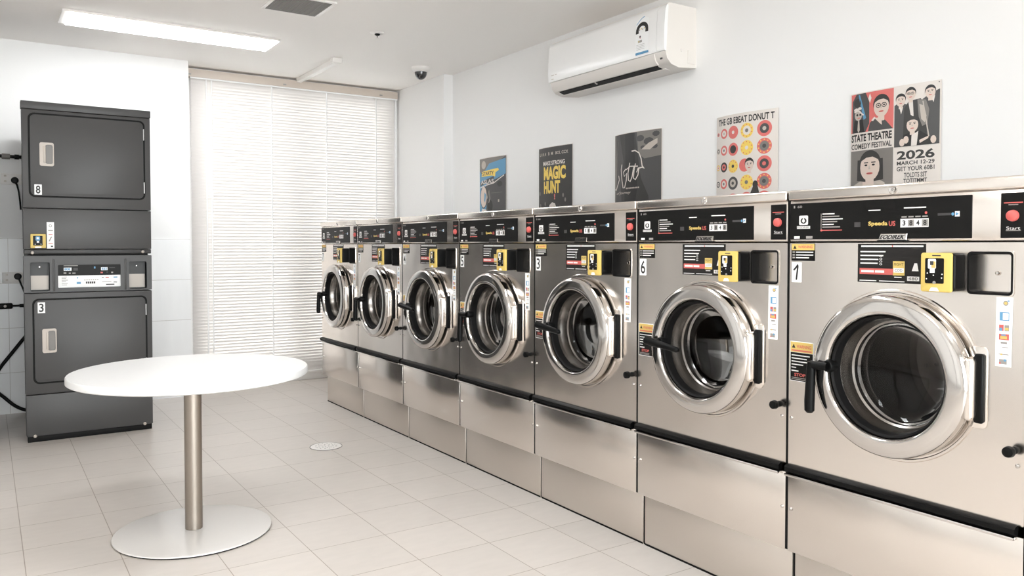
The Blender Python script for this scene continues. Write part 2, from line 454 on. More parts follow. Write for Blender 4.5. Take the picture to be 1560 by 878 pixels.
    g.text('EODIREK', .288, 1.1235, .355, 1.1345, .0064, BLACK_INK, .03, .1); g.rect(.276, 1.1175, .364, 1.1205, .0028, BLACK_INK)
    g.done('brand_badge', root)
    # warning label, upper left
    g = n(); g.box((.006, 1.062, 0), (.085, 1.112, .0008), PANEL_BLACK); g.rect(.007, 1.093, .084, 1.111, .0011, YEL_INK)
    g.poly([(.012, 1.097), (.024, 1.097), (.018, 1.107)], .0014, BLACK_INK)
    g.text('WARNING', .029, 1.0985, .078, 1.1065, .0014, RED_INK, .02)
    for i in range(3): g.rect(.010, 1.085 - i * .008, .018, 1.0895 - i * .008, .0011, GREY_INK); g.rect(.022, 1.0855 - i * .008, .080 - (i == 2) * .014, 1.0885 - i * .008, .0011, WHITE_INK)
    g.done('warning_label', root)
    # lower warning label
    g = n(); g.poly(rrect(.004, .708, .084, .826, .003, 3), .0006, PAPER); g.rect(.006, .710, .082, .793, .0010, PANEL_BLACK); g.rect(.006, .794, .082, .8235, .0010, YEL_INK)
    g.poly([(.011, .806), (.023, .806), (.017, .818)], .0013, BLACK_INK); g.text('WARNING', .027, .806, .076, .816, .0013, RED_INK, .02); g.rect(.010, .797, .078, .801, .0013, RED_INK)
    for i, l in enumerate((.062, .052, .060, .04, .016)): g.rect(.010, .783 - i * .009, .010 + l, .786 - i * .009, .0013, WHITE_INK)
    g.rect(.010, .737, .034, .7405, .0013, WHITE_INK); g.text('STOP', .020, .723, .058, .7325, .0013, RED_INK, .03)
    g.rect(.010, .7175, .06, .7195, .0013, GREY_INK); g.rect(.010, .713, .06, .715, .0013, GREY_INK)
    g.done('caution_label', root)
    # instruction sign
    g = n(); g.box((.220, 1.008, 0), (.408, 1.111, .0008), SIGN_BLACK)
    o2 = .0011
    g.rect(.222, 1.1005, .405, 1.109, o2, PANEL_BLACK); g.rect(.230, 1.1025, .402, 1.107, o2 + .0003, WHITE_INK); g.rect(.318, 1.1025, .321, 1.107, o2 + .0006, RED_INK)
    for i, l in enumerate((.072, .066, .052, .050)): g.rect(.228, 1.0885 - i * .0103, .228 + l, 1.0918 - i * .0103, o2, WHITE_INK)
    for i in range(4): g.text('0', .283, 1.0755 - i * .007, .291, 1.0805 - i * .007, o2, WHITE_INK)
    g.rect(.226, 1.0295, .322, 1.0455, o2, RED_INK); g.rect(.231, 1.0345, .268, 1.0405, o2 + .0003, WHITE_INK); g.rect(.271, 1.0345, .297, 1.0405, o2 + .0003, WHITE_INK)
    g.rect(.321, 1.0285, .353, 1.0655, o2, YEL_INK); g.text('FIGHT', .324, 1.054, .350, 1.061, o2 + .0003, BLACK_INK); g.rect(.323, 1.036, .351, 1.0475, o2 + .0003, PAPER); g.text('COD', .327, 1.0385, .347, 1.0455, o2 + .0006, DGREY_INK)
    g.rect(.325, 1.0225, .345, 1.025, o2, WHITE_INK); g.poly([(.372, 1.041), (.39, 1.041), (.386, 1.061), (.379, 1.061)], o2, WHITE_INK)
    g.rect(.360, 1.0155, .392, 1.027, o2, WHITE_INK); g.text('480', .363, 1.0175, .388, 1.0252, o2 + .0003, BLACK_INK)
    for a, b in ((.226, .275), (.283, .353)): g.rect(a, 1.0115, b, 1.0138, o2, WHITE_INK)
    g.done('instruction_sign', root)
    # card reader
    g = n()
    face = rrect(.424, .993, .499, 1.089, .006, 4)
    g.prism(face, .045, .053, YELLOW, .003, 2)
    g.prism([(.030, 1.089), (.0525, 1.0885), (.0525, 1.0835), (.030, 1.0835)], .430, .493, YELLOW, axis=0)
    g.rect(.453, 1.081, .474, 1.0835, .0535, DGREY_INK); g.poly([(.446, .995), (.471, .995), (.466, 1.004), (.451, 1.004)], .0535, PAPER)
    cr = g.done('card_reader', root)
    n().prism(rrect(.426, .995, .504, 1.088, .010, 4), .0008, .046, BLACK, .006, 3).done('rear_housing', cr)
    g = n(); g.prism(rrect(.436, 1.014, .482, 1.076, .003, 3), .050, .0538, PANEL_BLACK)
    g.poly(rrect(.443, 1.050, .463, 1.074, .003, 3), .054, PAPER); g.rect(.452, 1.052, .462, 1.068, .0543, YEL_INK); g.rect(.4485, 1.059, .457, 1.0685, .0546, DGREY_INK); g.rect(.448, 1.040, .460, 1.0495, .054, PAPER)
    for x, z in ((.442, 1.039), (.457, 1.034), (.478, 1.037), (.440, 1.025), (.477, 1.028)): g.disc(x, z, .0017, .054, PAPER, n=8)
    g.disc(.459, 1.0165, .004, .054, GREY_INK, n=10)
    g.done('reader_screen', cr)
    # coin recess
    g = n()
    ci = rrect(.517, .9965, .608, 1.0855, .007, 4)
    k = len(coin)
    g.raw([(p[0], p[1], .001) for p in coin] + [(p[0], p[1], -.035) for p in ci], [(i, (i + 1) % k, k + (i + 1) % k, k + i) for i in range(k)], RUBBER)
    g.plate(rrect(.5105, .9895, .6145, 1.0925, .010, 4), [coin], 0, .0018, RUBBER); g.plate(rrect(.508, .987, .617, 1.095, .011, 4), [rrect(.5105, .9895, .6145, 1.0925, .010, 4)], 0, .0024, STEEL)
    g.poly(ci, -.030, STEEL)
    cn = g.done('coin_recess', root)
    n().lathe([(0, -.021), (.004, -.022), (.0055, -.026), (.0055, -.030)], (.567, 1.041), CHROME, 16).done('screw', cn)
    # strip of payment stickers
    g = n(); g.poly([(.577, .823), (.613, .823), (.615, .986), (.578, .986)], .0006, PAPER)
    q = .001
    g.disc(.599, .972, .006, q, GREY_INK, n=12); g.disc(.599, .972, .0035, q + .0003, YEL_INK, n=12); g.rect(.603, .976, .607, .979, q, BLUE_INK)
    g.rect(.586, .931, .607, .951, q, BLUE_INK); g.rect(.593, .933, .6055, .949, q + .0003, PAPER)
    g.rect(.585, .907, .595, .9215, q, RED_INK); g.rect(.586, .907, .592, .914, q + .0003, BLUE_INK); g.rect(.597, .907, .607, .921, q, GREY_INK); g.rect(.598, .909, .606, .915, q + .0003, YEL_INK)
    g.rect(.585, .886, .607, .900, q, RED_INK); g.rect(.588, .888, .603, .895, q + .0003, YEL_INK); g.rect(.590, .896, .600, .899, q + .0003, BLUE_INK)
    g.rect(.589, .877, .603, .8815, q, GREY_INK); g.rect(.592, .868, .606, .8695, q, GREY_INK); g.rect(.585, .851, .607, .853, q, GREY_INK); g.rect(.589, .850, .593, .854, q + .0003, YEL_INK)
    g.rect(.586, .829, .603, .8405, q, GREY_INK); g.disc(.599, .8385, .003, q + .0003, BLUE_INK, n=10); g.rect(.586, .829, .590, .833, q + .0003, RED_INK)
    g.done('sticker_strip', root)
    # embossed surround with hinge flange
    g = n()
    g.lathe([(.168, .001), (.216, .001), (.218, .004), (.223, .004), (.2255, 0)], DC, STEEL, 72)
    g.done('door_surround', root)
    n().prism(rrect(.515, .668, .562, .866, .012, 4), 0, .004, STEEL, .002, 2).done('hinge_plate', root)
    # door
    g = n()
    g.lathe([(.150, .010), (.206, .010), (.210, .012), (.212, .020), (.2115, .040), (.209, .047), (.204, .0515), (.198, .0535), (.190, .0548), (.170, .0575), (.166, .057), (.163, .0545), (.161, .049), (.159, .034), (.157, .012), (.150, .010)], DC, CHROME, 72)
    door = g.done('door', root)
    n().lathe([(.200, .0005), (.200, .011), (.160, .011)], DC, RUBBER, 64).done('door_seal', door)
    g = n(); g.lathe([(.1595, .040), (.157, .043), (.152, .038), (.150, .020), (.149, .012)], DC, RUBBER, 64); g.done('gasket', door)
    g = n(); g.lathe([(0, -.078), (.06, -.076), (.10, -.070), (.128, -.060), (.137, -.050)], DC, GLASS_D, 64); g.done('door_glass', door)
    g = n(); g.lathe([(.1495, .014), (.1475, -.004), (.143, -.010), (.1425, -.032), (.1375, -.036), (.137, -.050)], DC, DRUM, 64); g.done('bowl_ring', door)
    # tub throat and drum
    g = n()
    g.lathe([(.168, -.004), (.152, -.012), (.146, -.06)], DC, CHROME, 64)
    g.lathe([(.146, -.06), (.138, -.066), (.134, -.082), (.138, -.10), (.146, -.11)], DC, CHROME, 64)
    g.done('tub_rim', root)
    g = n()
    g.lathe([(.146, -.11), (.20, -.125), (.225, -.15), (.225, -.46), (.21, -.475)], DC, DRUM, 64)
    g.lathe([(.21, -.475), (.05, -.49), (.035, -.475), (0, -.475)], DC, DRUM, 64)
    for k in range(3):
        a = PI / 2 + .5 + k * 2 * PI / 3
        c, s_ = math.cos(a), math.sin(a)
        pts = [(DC[0] + c * r - s_ * t, DC[1] + s_ * r + c * t) for r, t in ((.226, -.03), (.226, .03), (.17, .012), (.17, -.012))]
        g.prism(pts, -.46, -.15, DRUM)
    for k in range(6):
        a = k * PI / 3 + .2
        for j in range(5):
            r = .06 + j * .03
            g.disc(DC[0] + math.cos(a) * r, DC[1] + math.sin(a) * r, .005, -.4735, VOID, n=8)
    g.done('drum', root)
    # hinge
    g = n()
    g.box((.521, .688, .004), (.546, .842, .046), STEEL, .012, 4)
    h = g.done('hinge', root)
    n().box((.536, .682, .003), (.558, .849, .018), BLACK, .006, 3).done('hinge_bracket', h)
    # latch knob and screws
    g = n(); g.lathe([(.009, .0), (.009, .006), (.006, .010), (.006, .016), (.012, .018), (.0135, .024), (.012, .034), (.006, .037), (0, .0375)], (.622, .632), BLACK, 20); g.done('knob', root)
    for s_, z in ((.011, .597), (.630, .597), (.011, .325), (.634, .325)):
        n().lathe([(0, .004), (.003, .0036), (.005, .002), (.0052, 0)], (s_, z), CHROME, 14).done('screw', root)
    return root

NUMS = ['1', '6', '3', '5', '4', '7', '7']
WLAB = ['stainless washer numbered 1, nearest the camera at the right end of the row',
        'stainless washer numbered 6, second from the right, below the donut poster',
        'stainless washer numbered 3 below the dark script poster, third from the right',
        'stainless washer numbered 5 in the middle of the row, below the yellow lettered poster',
        'stainless washer numbered 4, third from the window, below the blue and yellow poster',
        'stainless washer second from the window end of the row',
        'stainless washer at the far end of the row, right beside the window blind']
def number_label(root, d):
    g = G(FACE_W); g.poly(rrect(.007, .999, .042, 1.058, .001, 2), .0006, PAPER)
    if d == '1': g.stroke([(.014, 1.034), (.021, 1.041), (.0295, 1.051), (.0285, 1.045), (.0235, 1.006)], .0055, .001, BLACK_INK)
    else: g.text(d, .013, 1.005, .036, 1.052, .001, BLACK_INK, .01)
    g.done('number_label', root)
def lever(root, down):
    g = G(FACE_W)
    zc = .775
    g.lathe([(.017, .03), (.017, .056), (.014, .060), (0, .060)], (.168, zc), BLACK, 20)
    g.tube([(.172, zc, .064), (.150, zc, .068), (.126, zc, .070)], [.010, .0115, .012], BLACK, 12)
    if down:
        g.tube([(.127, zc + .008, .070), (.126, zc - .02, .070), (.124, zc - .10, .072), (.124, zc - .128, .072), (.124, zc - .134, .072)], [.011, .0125, .014, .0135, .008], BLACK, 14)
    else:
        g.tube([(.118, zc + .004, .078), (.125, zc + .004, .078), (.16, zc - .002, .076), (.235, zc - .012, .070), (.262, zc - .016, .068), (.268, zc - .017, .067)], [.009, .0145, .0135, .0105, .010, .005], BLACK, 14)
    g.tube([(.150, zc - .01, .058), (.146, zc - .05, .056), (.150, zc - .085, .050)], [.008, .007, .003], BLACK, 10)
    g.done('door_lever', root)

def dup(root):
    r = root.copy(); COL.objects.link(r)
    for ch in root.children:
        c = ch.copy(); COL.objects.link(c); c.parent = r
        for gch in ch.children:
            d = gch.copy(); COL.objects.link(d); d.parent = c
    return r
proto = build_washer()
washers = [proto] + [dup(proto) for _ in range(6)]
for k, w in enumerate(washers):
    w.location = (XF, Y7 + PITCHW * k, 0)
    w['label'] = WLAB[k]; w['group'] = 'stainless washers along the right wall'
    number_label(w, NUMS[k]); lever(w, k in (0, 3, 5, 6))
# ------------------------------------------------------------------ stacked dryers
DX, DY, DW = .176, 5.185, .66
dr = thing('stacked_dryer', 'tall charcoal stack of two tumble dryers against the back wall', 'dryer', (DX, DY, 0))
def n(): return G(FACE_S)
g = n()
g.box((.034, 1.06, -.86), (DW - .01, 1.900, -.055), CHAR, .004); g.box((.034, .03, -.86), (DW - .01, 1.052, -.055), CHAR, .004)
g.box((.04, 1.03, -.85), (DW - .02, 1.09, -.02), VOID)
g.done('cabinet', dr)
n().box((-.001, 1.866, -.065), (DW + .001, 1.909, .004), CHAR, .004).done('top_trim', dr)
n().box((.01, 0, -.055), (DW - .008, .0335, -.01), RUBBER, .003).box((.04, 0, -.83), (DW - .02, .0295, -.05), RUBBER).done('foot_skirt', dr)
def dryer_door(zf0, zf1, z0, z1, hz0, hz1, num, nz0, nz1, nx0, s0, s1):
    n().box((.002, zf0, -.062), (DW - .002, zf1, 0), CHAR, .004).done('door_frame_panel', dr)
    n().prism(rrect(s0 - .010, z0 - .010, s1 + .010, z1 + .010, .032, 6), -.002, .0035, RUBBER).done('door_seal', dr)
    g = n(); g.prism(rrect(s0, z0, s1, z1, .025, 6), .0, .007, CHAR, .003, 2)
    d = g.done('door', dr)
    g = n()
    a, b = .086, .156
    hole = rrect(a + .028, hz0 + .012, b - .006, hz1 - .012, .010, 4)
    hole2 = rrect(a + .028, hz0 + .012, b - .006, hz1 - .012, .010, 4)
    g.plate(rrect(a, hz0, b, hz1, .010, 4), [hole], .006, .016, GREY_PL)
    k = len(hole)
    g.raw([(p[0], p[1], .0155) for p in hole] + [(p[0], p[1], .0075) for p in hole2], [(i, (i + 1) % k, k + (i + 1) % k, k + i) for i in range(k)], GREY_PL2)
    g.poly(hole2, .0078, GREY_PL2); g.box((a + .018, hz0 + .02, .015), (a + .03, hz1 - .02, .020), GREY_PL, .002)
    g.done('handle', d)
    g = n(); g.poly(rrect(nx0, nz0, nx0 + .036, nz1, .001, 2), .0075, PAPER); g.text(num, nx0 + .007, nz0 + .006, nx0 + .029, nz1 - .006, .0079, BLACK_INK, .02); g.done('number_label', d)
    for z in (z0 + (z1 - z0) * .14, z0 + (z1 - z0) * .84):
        n().box((s1 + .001, z - .033, .002), (s1 + .006, z + .033, .009), ALU, .001, 1).done('hinge', d)
dryer_door(1.316, 1.864, 1.386, 1.836, 1.551, 1.682, '8', 1.390, 1.447, .059, .042, .618)
dryer_door(.270, .838, .338, .798, .502, .638, '3', .727, .787, .066, .05, .62)
n().box((.002, 1.085, -.062), (DW - .002, 1.312, 0), CHAR, .004).done('lower_front_panel', dr)
n().box((.004, 1.058, -.06), (DW - .004, 1.084, .004), CHAR_D, .005).done('base_trim', dr)
n().box((.004, .034, -.062), (DW - .004, .266, 0), CHAR, .004).done('kick_panel', dr)
for s_, z in ((.045, 1.066), (DW - .05, 1.069), (.045, .036), (DW - .05, .038)):
    n().lathe([(0, .011), (.006, .010), (.009, .006), (.009, 0)], (s_, z), GREY_PL, 14).done('screw', dr)
# console with two side pockets and a display panel
g = n()
pl = rrect(.033, .850, .128, 1.012, .008, 3); pm = rrect(.165, .862, .492, 1.000, .008, 3); pr = rrect(.534, .850, .630, 1.012, .008, 3)
g.plate(rrect(.002, .842, DW - .002, 1.048, .004, 3), [pl, pm, pr], -.062, .002, CHAR)
g.box((.142, .846, -.002), (.152, 1.03, .006), CHAR, .003); g.box((.510, .846, -.002), (.520, 1.03, .006), CHAR, .003)
con = g.done('console', dr)
def pocket(lp, name):
    g = n(); k = len(lp)
    g.raw([(p[0], p[1], .0015) for p in lp] + [(p[0], p[1], -.05) for p in lp], [(i, (i + 1) % k, k + (i + 1) % k, k + i) for i in range(k)], CHAR_D)
    x0 = min(p[0] for p in lp); x1 = max(p[0] for p in lp)
    g.poly(lp, -.05, CHAR_D); g.rect(x0 + .004, .856, x1 - .004, .936, -.048, GREY_PL)
    g.lathe([(0, .004), (.004, .003), (.005, 0)], ((x0 + x1) / 2, .985, -.05), CHROME, 12)
    g.done(name, con)
pocket(pl, 'coin_pocket'); pocket(pr, 'coin_pocket')
g = n()
g.plate(rrect(.158, .855, .499, 1.007, .008, 3), [rrect(.168, .866, .489, .996, .004, 3)], -.01, .004, CHAR)
g.rect(.166, .863, .492, .999, -.006, PANEL_BLACK)
zq = -.0056
g.rect(.168, .866, .490, .934, zq, PAPER)
for i in range(6): g.rect(.186, .925 - i * .009, .186 + .02 + .018 * random.random(), .928 - i * .009, zq + .0003, GREY_INK)
g.rect(.262, .917, .269, .924, zq + .0003, BLUE_INK); g.rect(.261, .885, .282, .897, zq + .0003, BLUE_INK); [g.rect(.308 + i * .010, .886, .316 + i * .010, .898, zq + .0003, BLACK_INK) for i in range(5)]
g.rect(.390, .917, .401, .923, zq + .0003, GREY_INK); g.rect(.41, .917, .427, .923, zq + .0003, RED_INK); g.rect(.452, .917, .472, .924, zq + .0003, BLUE_INK)
g.rect(.392, .893, .440, .896, zq + .0003, GREY_INK); g.text('000', .452, .889, .470, .896, zq + .0003, BLACK_INK, .03); g.rect(.412, .876, .456, .882, zq + .0003, BLACK_INK)
for i in range(7): g.rect(.30 + i * .011, .905, .306 + i * .011, .910, zq + .0003, GREY_INK)
g.rect(.197, .962, .236, .980, zq, PAPER); g.text('808', .200, .964, .230, .978, zq + .0003, BLUE_INK, .04); g.rect(.197, .988, .268, .9935, zq, GREY_INK); g.rect(.245, .962, .268, .978, zq, DGREY_INK)
g.rect(.196, .945, .210, .953, zq, GREY_INK); g.rect(.222, .944, .232, .951, zq, GREY_INK); g.rect(.24, .944, .256, .951, zq, GREY_INK)
g.rect(.350, .973, .358, .984, zq, BLUE_INK); g.rect(.387, .962, .421, .980, zq, PAPER); g.text('835', .390, .964, .418, .978, zq + .0003, BLUE_INK, .04)
g.rect(.384, .945, .396, .953, zq, RED_INK); g.rect(.43, .975, .46, .979, zq, DGREY_INK); g.rect(.415, .948, .423, .953, zq, DGREY_INK); g.rect(.44, .945, .450, .953, zq, GREY_INK)
g.done('display_panel', con)
g = n(); g.prism(rrect(.036, 1.092, .110, 1.164 + .006, .004, 3), 0, .022, YELLOW, .003, 2); g.rect(.058, 1.093, .088, 1.101, .0225, PAPER)
cr = g.done('card_reader', dr)
g = n(); g.prism(rrect(.048, 1.106, .094, 1.160, .003, 3), .020, .0235, PANEL_BLACK); g.poly(rrect(.060, 1.134, .082, 1.157, .004, 3), .024, BLUE_INK); g.disc(.071, 1.147, .006, .0243, PAPER); g.rect(.066, 1.122, .077, 1.132, .024, PAPER); g.disc(.058, 1.113, .002, .024, PAPER); g.disc(.086, 1.114, .002, .024, PAPER)
g.done('reader_screen', cr)
g = n(); g.rect(.116, 1.089, .152, 1.238, .0008, PAPER)
g.disc(.134, 1.217, .008, .0011, GREY_INK, n=12); g.disc(.134, 1.217, .005, .0014, PAPER, n=12); g.rect(.123, 1.188, .146, 1.193, .0011, GREY_INK); g.rect(.125, 1.166, .144, 1.169, .0011, RED_INK); g.poly([(.124, 1.13), (.130, 1.13), (.142, 1.156), (.136, 1.156)], .0011, GREY_INK); g.rect(.124, 1.115, .145, 1.118, .0011, RED_INK); g.rect(.135, 1.098, .146, 1.105, .0011, BLACK_INK)
g.done('sticker_strip', dr)

dr2 = dup(dr); dr2.location = (DX - .92, DY, 0)  # unseen stack, added to shade the wall strip beside the first
dr2['label'] = 'unseen second charcoal dryer stack, added to shade the wall by the outlets'
dr['group'] = dr2['group'] = 'stacked dryers along the back wall'

# ------------------------------------------------------------------ table
tb = thing('round_table', 'white round pedestal table on the tiled floor in front of the dryers', 'table', (.66, 3.23, 0))
G().lathe([(0, .604), (.424, .604), (.430, .608), (.430, .628), (.427, .632), (0, .632)], (0, 0, 0), LAMINATE, 96).done('tabletop', tb)
g = G(); g.lathe([(.0318, .013), (.0318, .604)], (0, 0, 0), COLUMN, 40); g.lathe([(.09, .604), (.09, .597), (.0318, .597)], (0, 0, 0), COLUMN, 40); g.done('column', tb)
g = G(); g.lathe([(0, .0045), (.284, .0045), (.287, .006), (.286, .010), (.281, .0115), (.05, .0145), (0, .0145)], (0, 0, 0), BASEPL, 96); g.done('base', tb)
G().lathe([(0, .0005), (.283, .0005), (.283, .0044), (0, .0044)], (0, 0, 0), RUBBER, 64).done('base_shadow_ring', tb)  # dark ring stands in for the shadow line under the base

# ------------------------------------------------------------------ floor drain
dn = thing('floor_drain', 'round white floor drain grate in the tiles beside the washers', 'drain', (1.55, 4.2, 0))
G().lathe([(.088, .0005), (.0875, .003), (.0855, .003), (.085, .001)], (0, 0, 0), GREY_PL2, 48).done('rim', dn)
g = G(); g.lathe([(0, .0035), (.082, .0035), (.0845, .001)], (0, 0, 0), OFFWHITE, 40)
for ring, cnt in ((.018, 5), (.038, 10), (.056, 14)):
    for i in range(cnt):
        a = 2 * PI * i / cnt + ring * 20
        g.poly([(ring * math.cos(a) + x * math.cos(a) - y * math.sin(a), ring * math.sin(a) + x * math.sin(a) + y * math.cos(a)) for x, y in rrect(-.0045, -.003, .0045, .003, .0025, 3)], .0039, GREY_PL2)
g.done('grate', dn)

# ------------------------------------------------------------------ ceiling fittings
def ceiling_light(x0, x1, y0, y1, label):
    t = thing('ceiling_light', label, 'ceiling light', ((x0 + x1) / 2, (y0 + y1) / 2, ZC), 'recessed ceiling lights')
    hx, hy = (x1 - x0) / 2, (y1 - y0) / 2
    G().plate(rrect(-hx, -hy, hx, hy, .004, 2)[::-1], [rrect(-hx + .035, -hy + .012, hx - .012, hy - .012, .003, 2)], 0, -.012, OFFWHITE).done('frame', t)
    G().box((-hx + .036, -hy + .013, -.020), (hx - .013, hy - .013, -.003), DIFF, .002, 1).done('diffuser', t)
ceiling_light(.385, 1.63, 5.20, 5.51, 'long recessed white ceiling light glowing above the dryers')
ceiling_light(.385, 1.63, 2.20, 2.51, 'long recessed ceiling light above the round table')
ceiling_light(.385, 1.63, -.60, -.29, 'long recessed ceiling light near the shopfront')
ceiling_light(-1.3, -.05, .9, 1.21, 'long recessed ceiling light by the left wall')

vt = thing('ceiling_vent', 'square grey exhaust vent grille in the ceiling', 'vent', (1.48, 4.40, ZC))
G().plate(rrect(-.165, -.160, .165, .160, .004, 2)[::-1], [rrect(-.145, -.14, .145, .14, .003, 2)], 0, -.008, OFFWHITE).done('frame', vt)
g = G(); g.box((-.146, -.141, -.002), (.146, .141, -.0005), VOID)
for i in range(19):
    y = -.135 + i * .015
    g.raw([(-.145, y - .005, -.003), (.145, y - .005, -.003), (.145, y + .004, -.009), (-.145, y + .004, -.009)], [(0, 1, 2, 3)], VENT)
    g.box((-.145, y + .003, -.010), (.145, y + .0055, -.006), VENT)
for i in range(9):
    x = -.128 + i * .032
    g.box((x - .001, -.14, -.0105), (x + .001, .14, -.006), VENT)
g.done('grille', vt)

sk = thing('fire_sprinkler', 'small white fire sprinkler head on the ceiling near the camera dome', 'sprinkler', (2.09, 4.706, ZC))
G().lathe([(0, -.006), (.03, -.007), (.044, -.002), (.046, 0)], (0, 0, 0), OFFWHITE, 32).done('escutcheon', sk)
g = G(); g.lathe([(.016, -.006), (.018, -.012), (.008, -.018), (0, -.018)], (0, 0, 0), BLACK, 20); g.lathe([(.004, -.018), (.004, -.034), (0, -.034)], (0, 0, 0), GREY_PL2, 12)
g.lathe([(0, -.036), (.012, -.035), (.012, -.033), (0, -.033)], (0, 0, 0), OFFWHITE, 20); g.done('sprinkler_head', sk)

dc = thing('security_camera', 'white security camera with black dome on the ceiling above the far washers', 'camera', (2.767, 5.436, ZC))
G().lathe([(.071, 0), (.070, -.012), (.062, -.026), (.050, -.036), (.046, -.037)], (0, 0, 0), OFFWHITE, 40).done('housing', dc)
g = G(); g.lathe([(.047, -.036)] + [(.046 * math.cos(a * PI / 16), -.040 - .052 * math.sin(a * PI / 16)) for a in range(0, 9)], (0, 0, 0), DOME, 36); g.done('dome', dc)

g = G(); g.box((2.105, 5.50, 2.415), (2.147, 6.325, ZC), OFFWHITE, .004); g.box((2.09, 5.48, 2.418), (2.162, 5.53, ZC), OFFWHITE, .004)
tag(g.done('cable_trunking'), 'white cable trunking running across the ceiling to the blind', 'trunking')

# ------------------------------------------------------------------ blind
bl = thing('venetian_blind', 'white closed venetian blind covering the far window', 'blind', (2.145, 6.37, 0))
bx0, bx1 = -.835, .835
G().box((bx0 - .04, -.035, 2.372), (bx1 + .022, .03, 2.432), HEAD, .003).done('headrail', bl)
G().box((bx0 - .01, -.034, 2.360), (bx1 + .02, -.028, 2.3715), CORD, .001, 1).done('lit_line_strip', bl)  # white strip stands in for light caught by the top slat
G().box((bx0, -.022, .068), (bx1, .022, .083), OFFWHITE, .003).done('bottom_rail', bl)
g = G()
ns = 96
for i in range(ns):
    z = .095 + (2.362 - .095) * i / (ns - 1)
    a = math.radians(61)
    prof = []
    for q in range(5):
        t = (q / 4 - .5) * .030
        bow = .0016 * (1 - (2 * (q / 4 - .5)) ** 2)
        prof.append((-(t * math.cos(a)) - bow * math.sin(a), z + t * math.sin(a) - bow * math.cos(a)))
    vs = [(x, p[0], p[1]) for x in (bx0, bx1) for p in prof]
    g.raw(vs, [(q, q + 1, 6 + q, 5 + q) for q in range(4)], SLAT)
g.done('slats', bl)
for x in (-.727, -.689, -.231, .221, .66):
    g = G(); g.tube([(x, -.018, .08), (x, -.018, 2.36)], .005, CORD, 6); g.done('ladder_cord', bl)
g = G(); g.box((bx1 + .004, -.02, .09), (bx1 + .018, .0, 2.372), CORD, .002); g.done('side_channel', bl)
for x in (bx0 - .015, -.13, .70):
    G().box((x - .012, -.040, 2.385), (x + .012, -.034, 2.395), ALU, .001, 1).done('bracket', bl)

# ------------------------------------------------------------------ air conditioner
ac = thing('air_conditioner', 'white split air conditioner mounted high on the right wall', 'air conditioner', (XR, 3.94, 0))
def n(): return G(FACE_W)
AW = .985
body = [(0, 2.028), (.125, 2.018), (.178, 2.030), (.205, 2.055), (.216, 2.085), (.216, 2.30), (.200, 2.333), (.185, 2.338), (0, 2.338)]
g = n(); g.prism(body, .002, AW, AC_WHITE, axis=0); g.box((AW - .002, 2.05, .01), (AW + .001, 2.11, .04), AC_WHITE, .002); g.done('body', ac)
fp = [(.214, 2.092), (.226, 2.094), (.230, 2.12), (.228, 2.22), (.221, 2.300), (.212, 2.322), (.204, 2.328), (.20, 2.32)]
g = n(); g.prism(fp, -.004, AW - .055, AC_GLOSS, axis=0)
g.prism(fp, AW - .053, AW + .002, AC_GLOSS, axis=0)
fpn = g.done('front_panel', ac)
g = n(); g.prism([(.2285, 2.2), (.2315, 2.2), (.2305, 2.204), (.2285, 2.204)], .02, .03, GREY_PL, axis=0)
lv = [(.180, 2.036), (.196, 2.036), (.214, 2.056), (.222, 2.088), (.212, 2.088)]
n().prism(lv, .035, AW - .08, AC_WHITE, axis=0).done('louver', ac)
g = n(); g.prism([(.150, 2.0215), (.184, 2.0315), (.186, 2.0375), (.150, 2.030)], .05, AW - .09, VOID, axis=0); g.prism([(.172, 2.0255), (.186, 2.0315), (.188, 2.0365), (.172, 2.032)], .385, .395, AC_WHITE, axis=0); g.done('outlet_slot', ac)
n().prism([(.120, 2.0165), (.150, 2.0195), (.150, 2.024), (.120, 2.021)], .06, AW - .07, AC_WHITE, axis=0).done('outlet_lip', ac)
# energy label, sensor window, badge
def warp_fp(s, z, o):     # follows the curve of the front panel
    pts = [(2.094, .226), (2.12, .230), (2.22, .228), (2.30, .221)]
    for (z0, a0), (z1, a1) in zip(pts, pts[1:]):
        if z <= z1 or z1 == 2.30: return (s, z, a0 + (a1 - a0) * (z - z0) / (z1 - z0) + o)
g = G(FACE_W, warp_fp)
e0 = .775
def rg(x0, z0, x1, z1, o, m):
    k = 6
    for i in range(k): g.rect(x0, z0 + (z1 - z0) * i / k, x1, z0 + (z1 - z0) * (i + 1) / k, o, m)
rg(e0, 2.108, e0 + .098, 2.274, .0012, PAPER)
g.poly([(e0 + .049 + .049 * math.cos(PI * i / 14), 2.274 + .022 * math.sin(PI * i / 14)) for i in range(15)], .0012, PAPER)
arc = lambda r0, r1, z: [(e0 + .049 + r0 * math.cos(PI * i / 12), z + r0 * .95 * math.sin(PI * i / 12)) for i in range(13)] + [(e0 + .049 + r1 * math.cos(PI * i / 12), z + r1 * .95 * math.sin(PI * i / 12)) for i in range(12, -1, -1)]
g.poly(arc(.047, .026, 2.226), .0016, BLACK_INK); g.stroke([(e0 + .004 + .06 * t, 2.262 + .034 * math.sin(t * PI / 2)) for t in [i / 8 for i in range(9)]], .004, .0016, BLUE_INK)
g.rect(e0 + .002, 2.214, e0 + .024, 2.226, .0016, BLACK_INK); g.rect(e0 + .074, 2.214, e0 + .096, 2.226, .0016, BLACK_INK)
for i in range(4): g.disc(e0 + .03 + .012 * i, 2.232 + .004 * (i % 2), .004, .0018, YEL_INK if i % 2 else GREY_INK, n=10)
g.disc(e0 + .035, 2.196, .006, .0016, DGREY_INK, n=12); g.rect(e0 + .033, 2.187, e0 + .039, 2.191, .0016, RED_INK); g.rect(e0 + .02, 2.166, e0 + .05, 2.178, .0016, GREY_INK); g.disc(e0 + .026, 2.172, .004, .0018, YEL_INK, n=10)
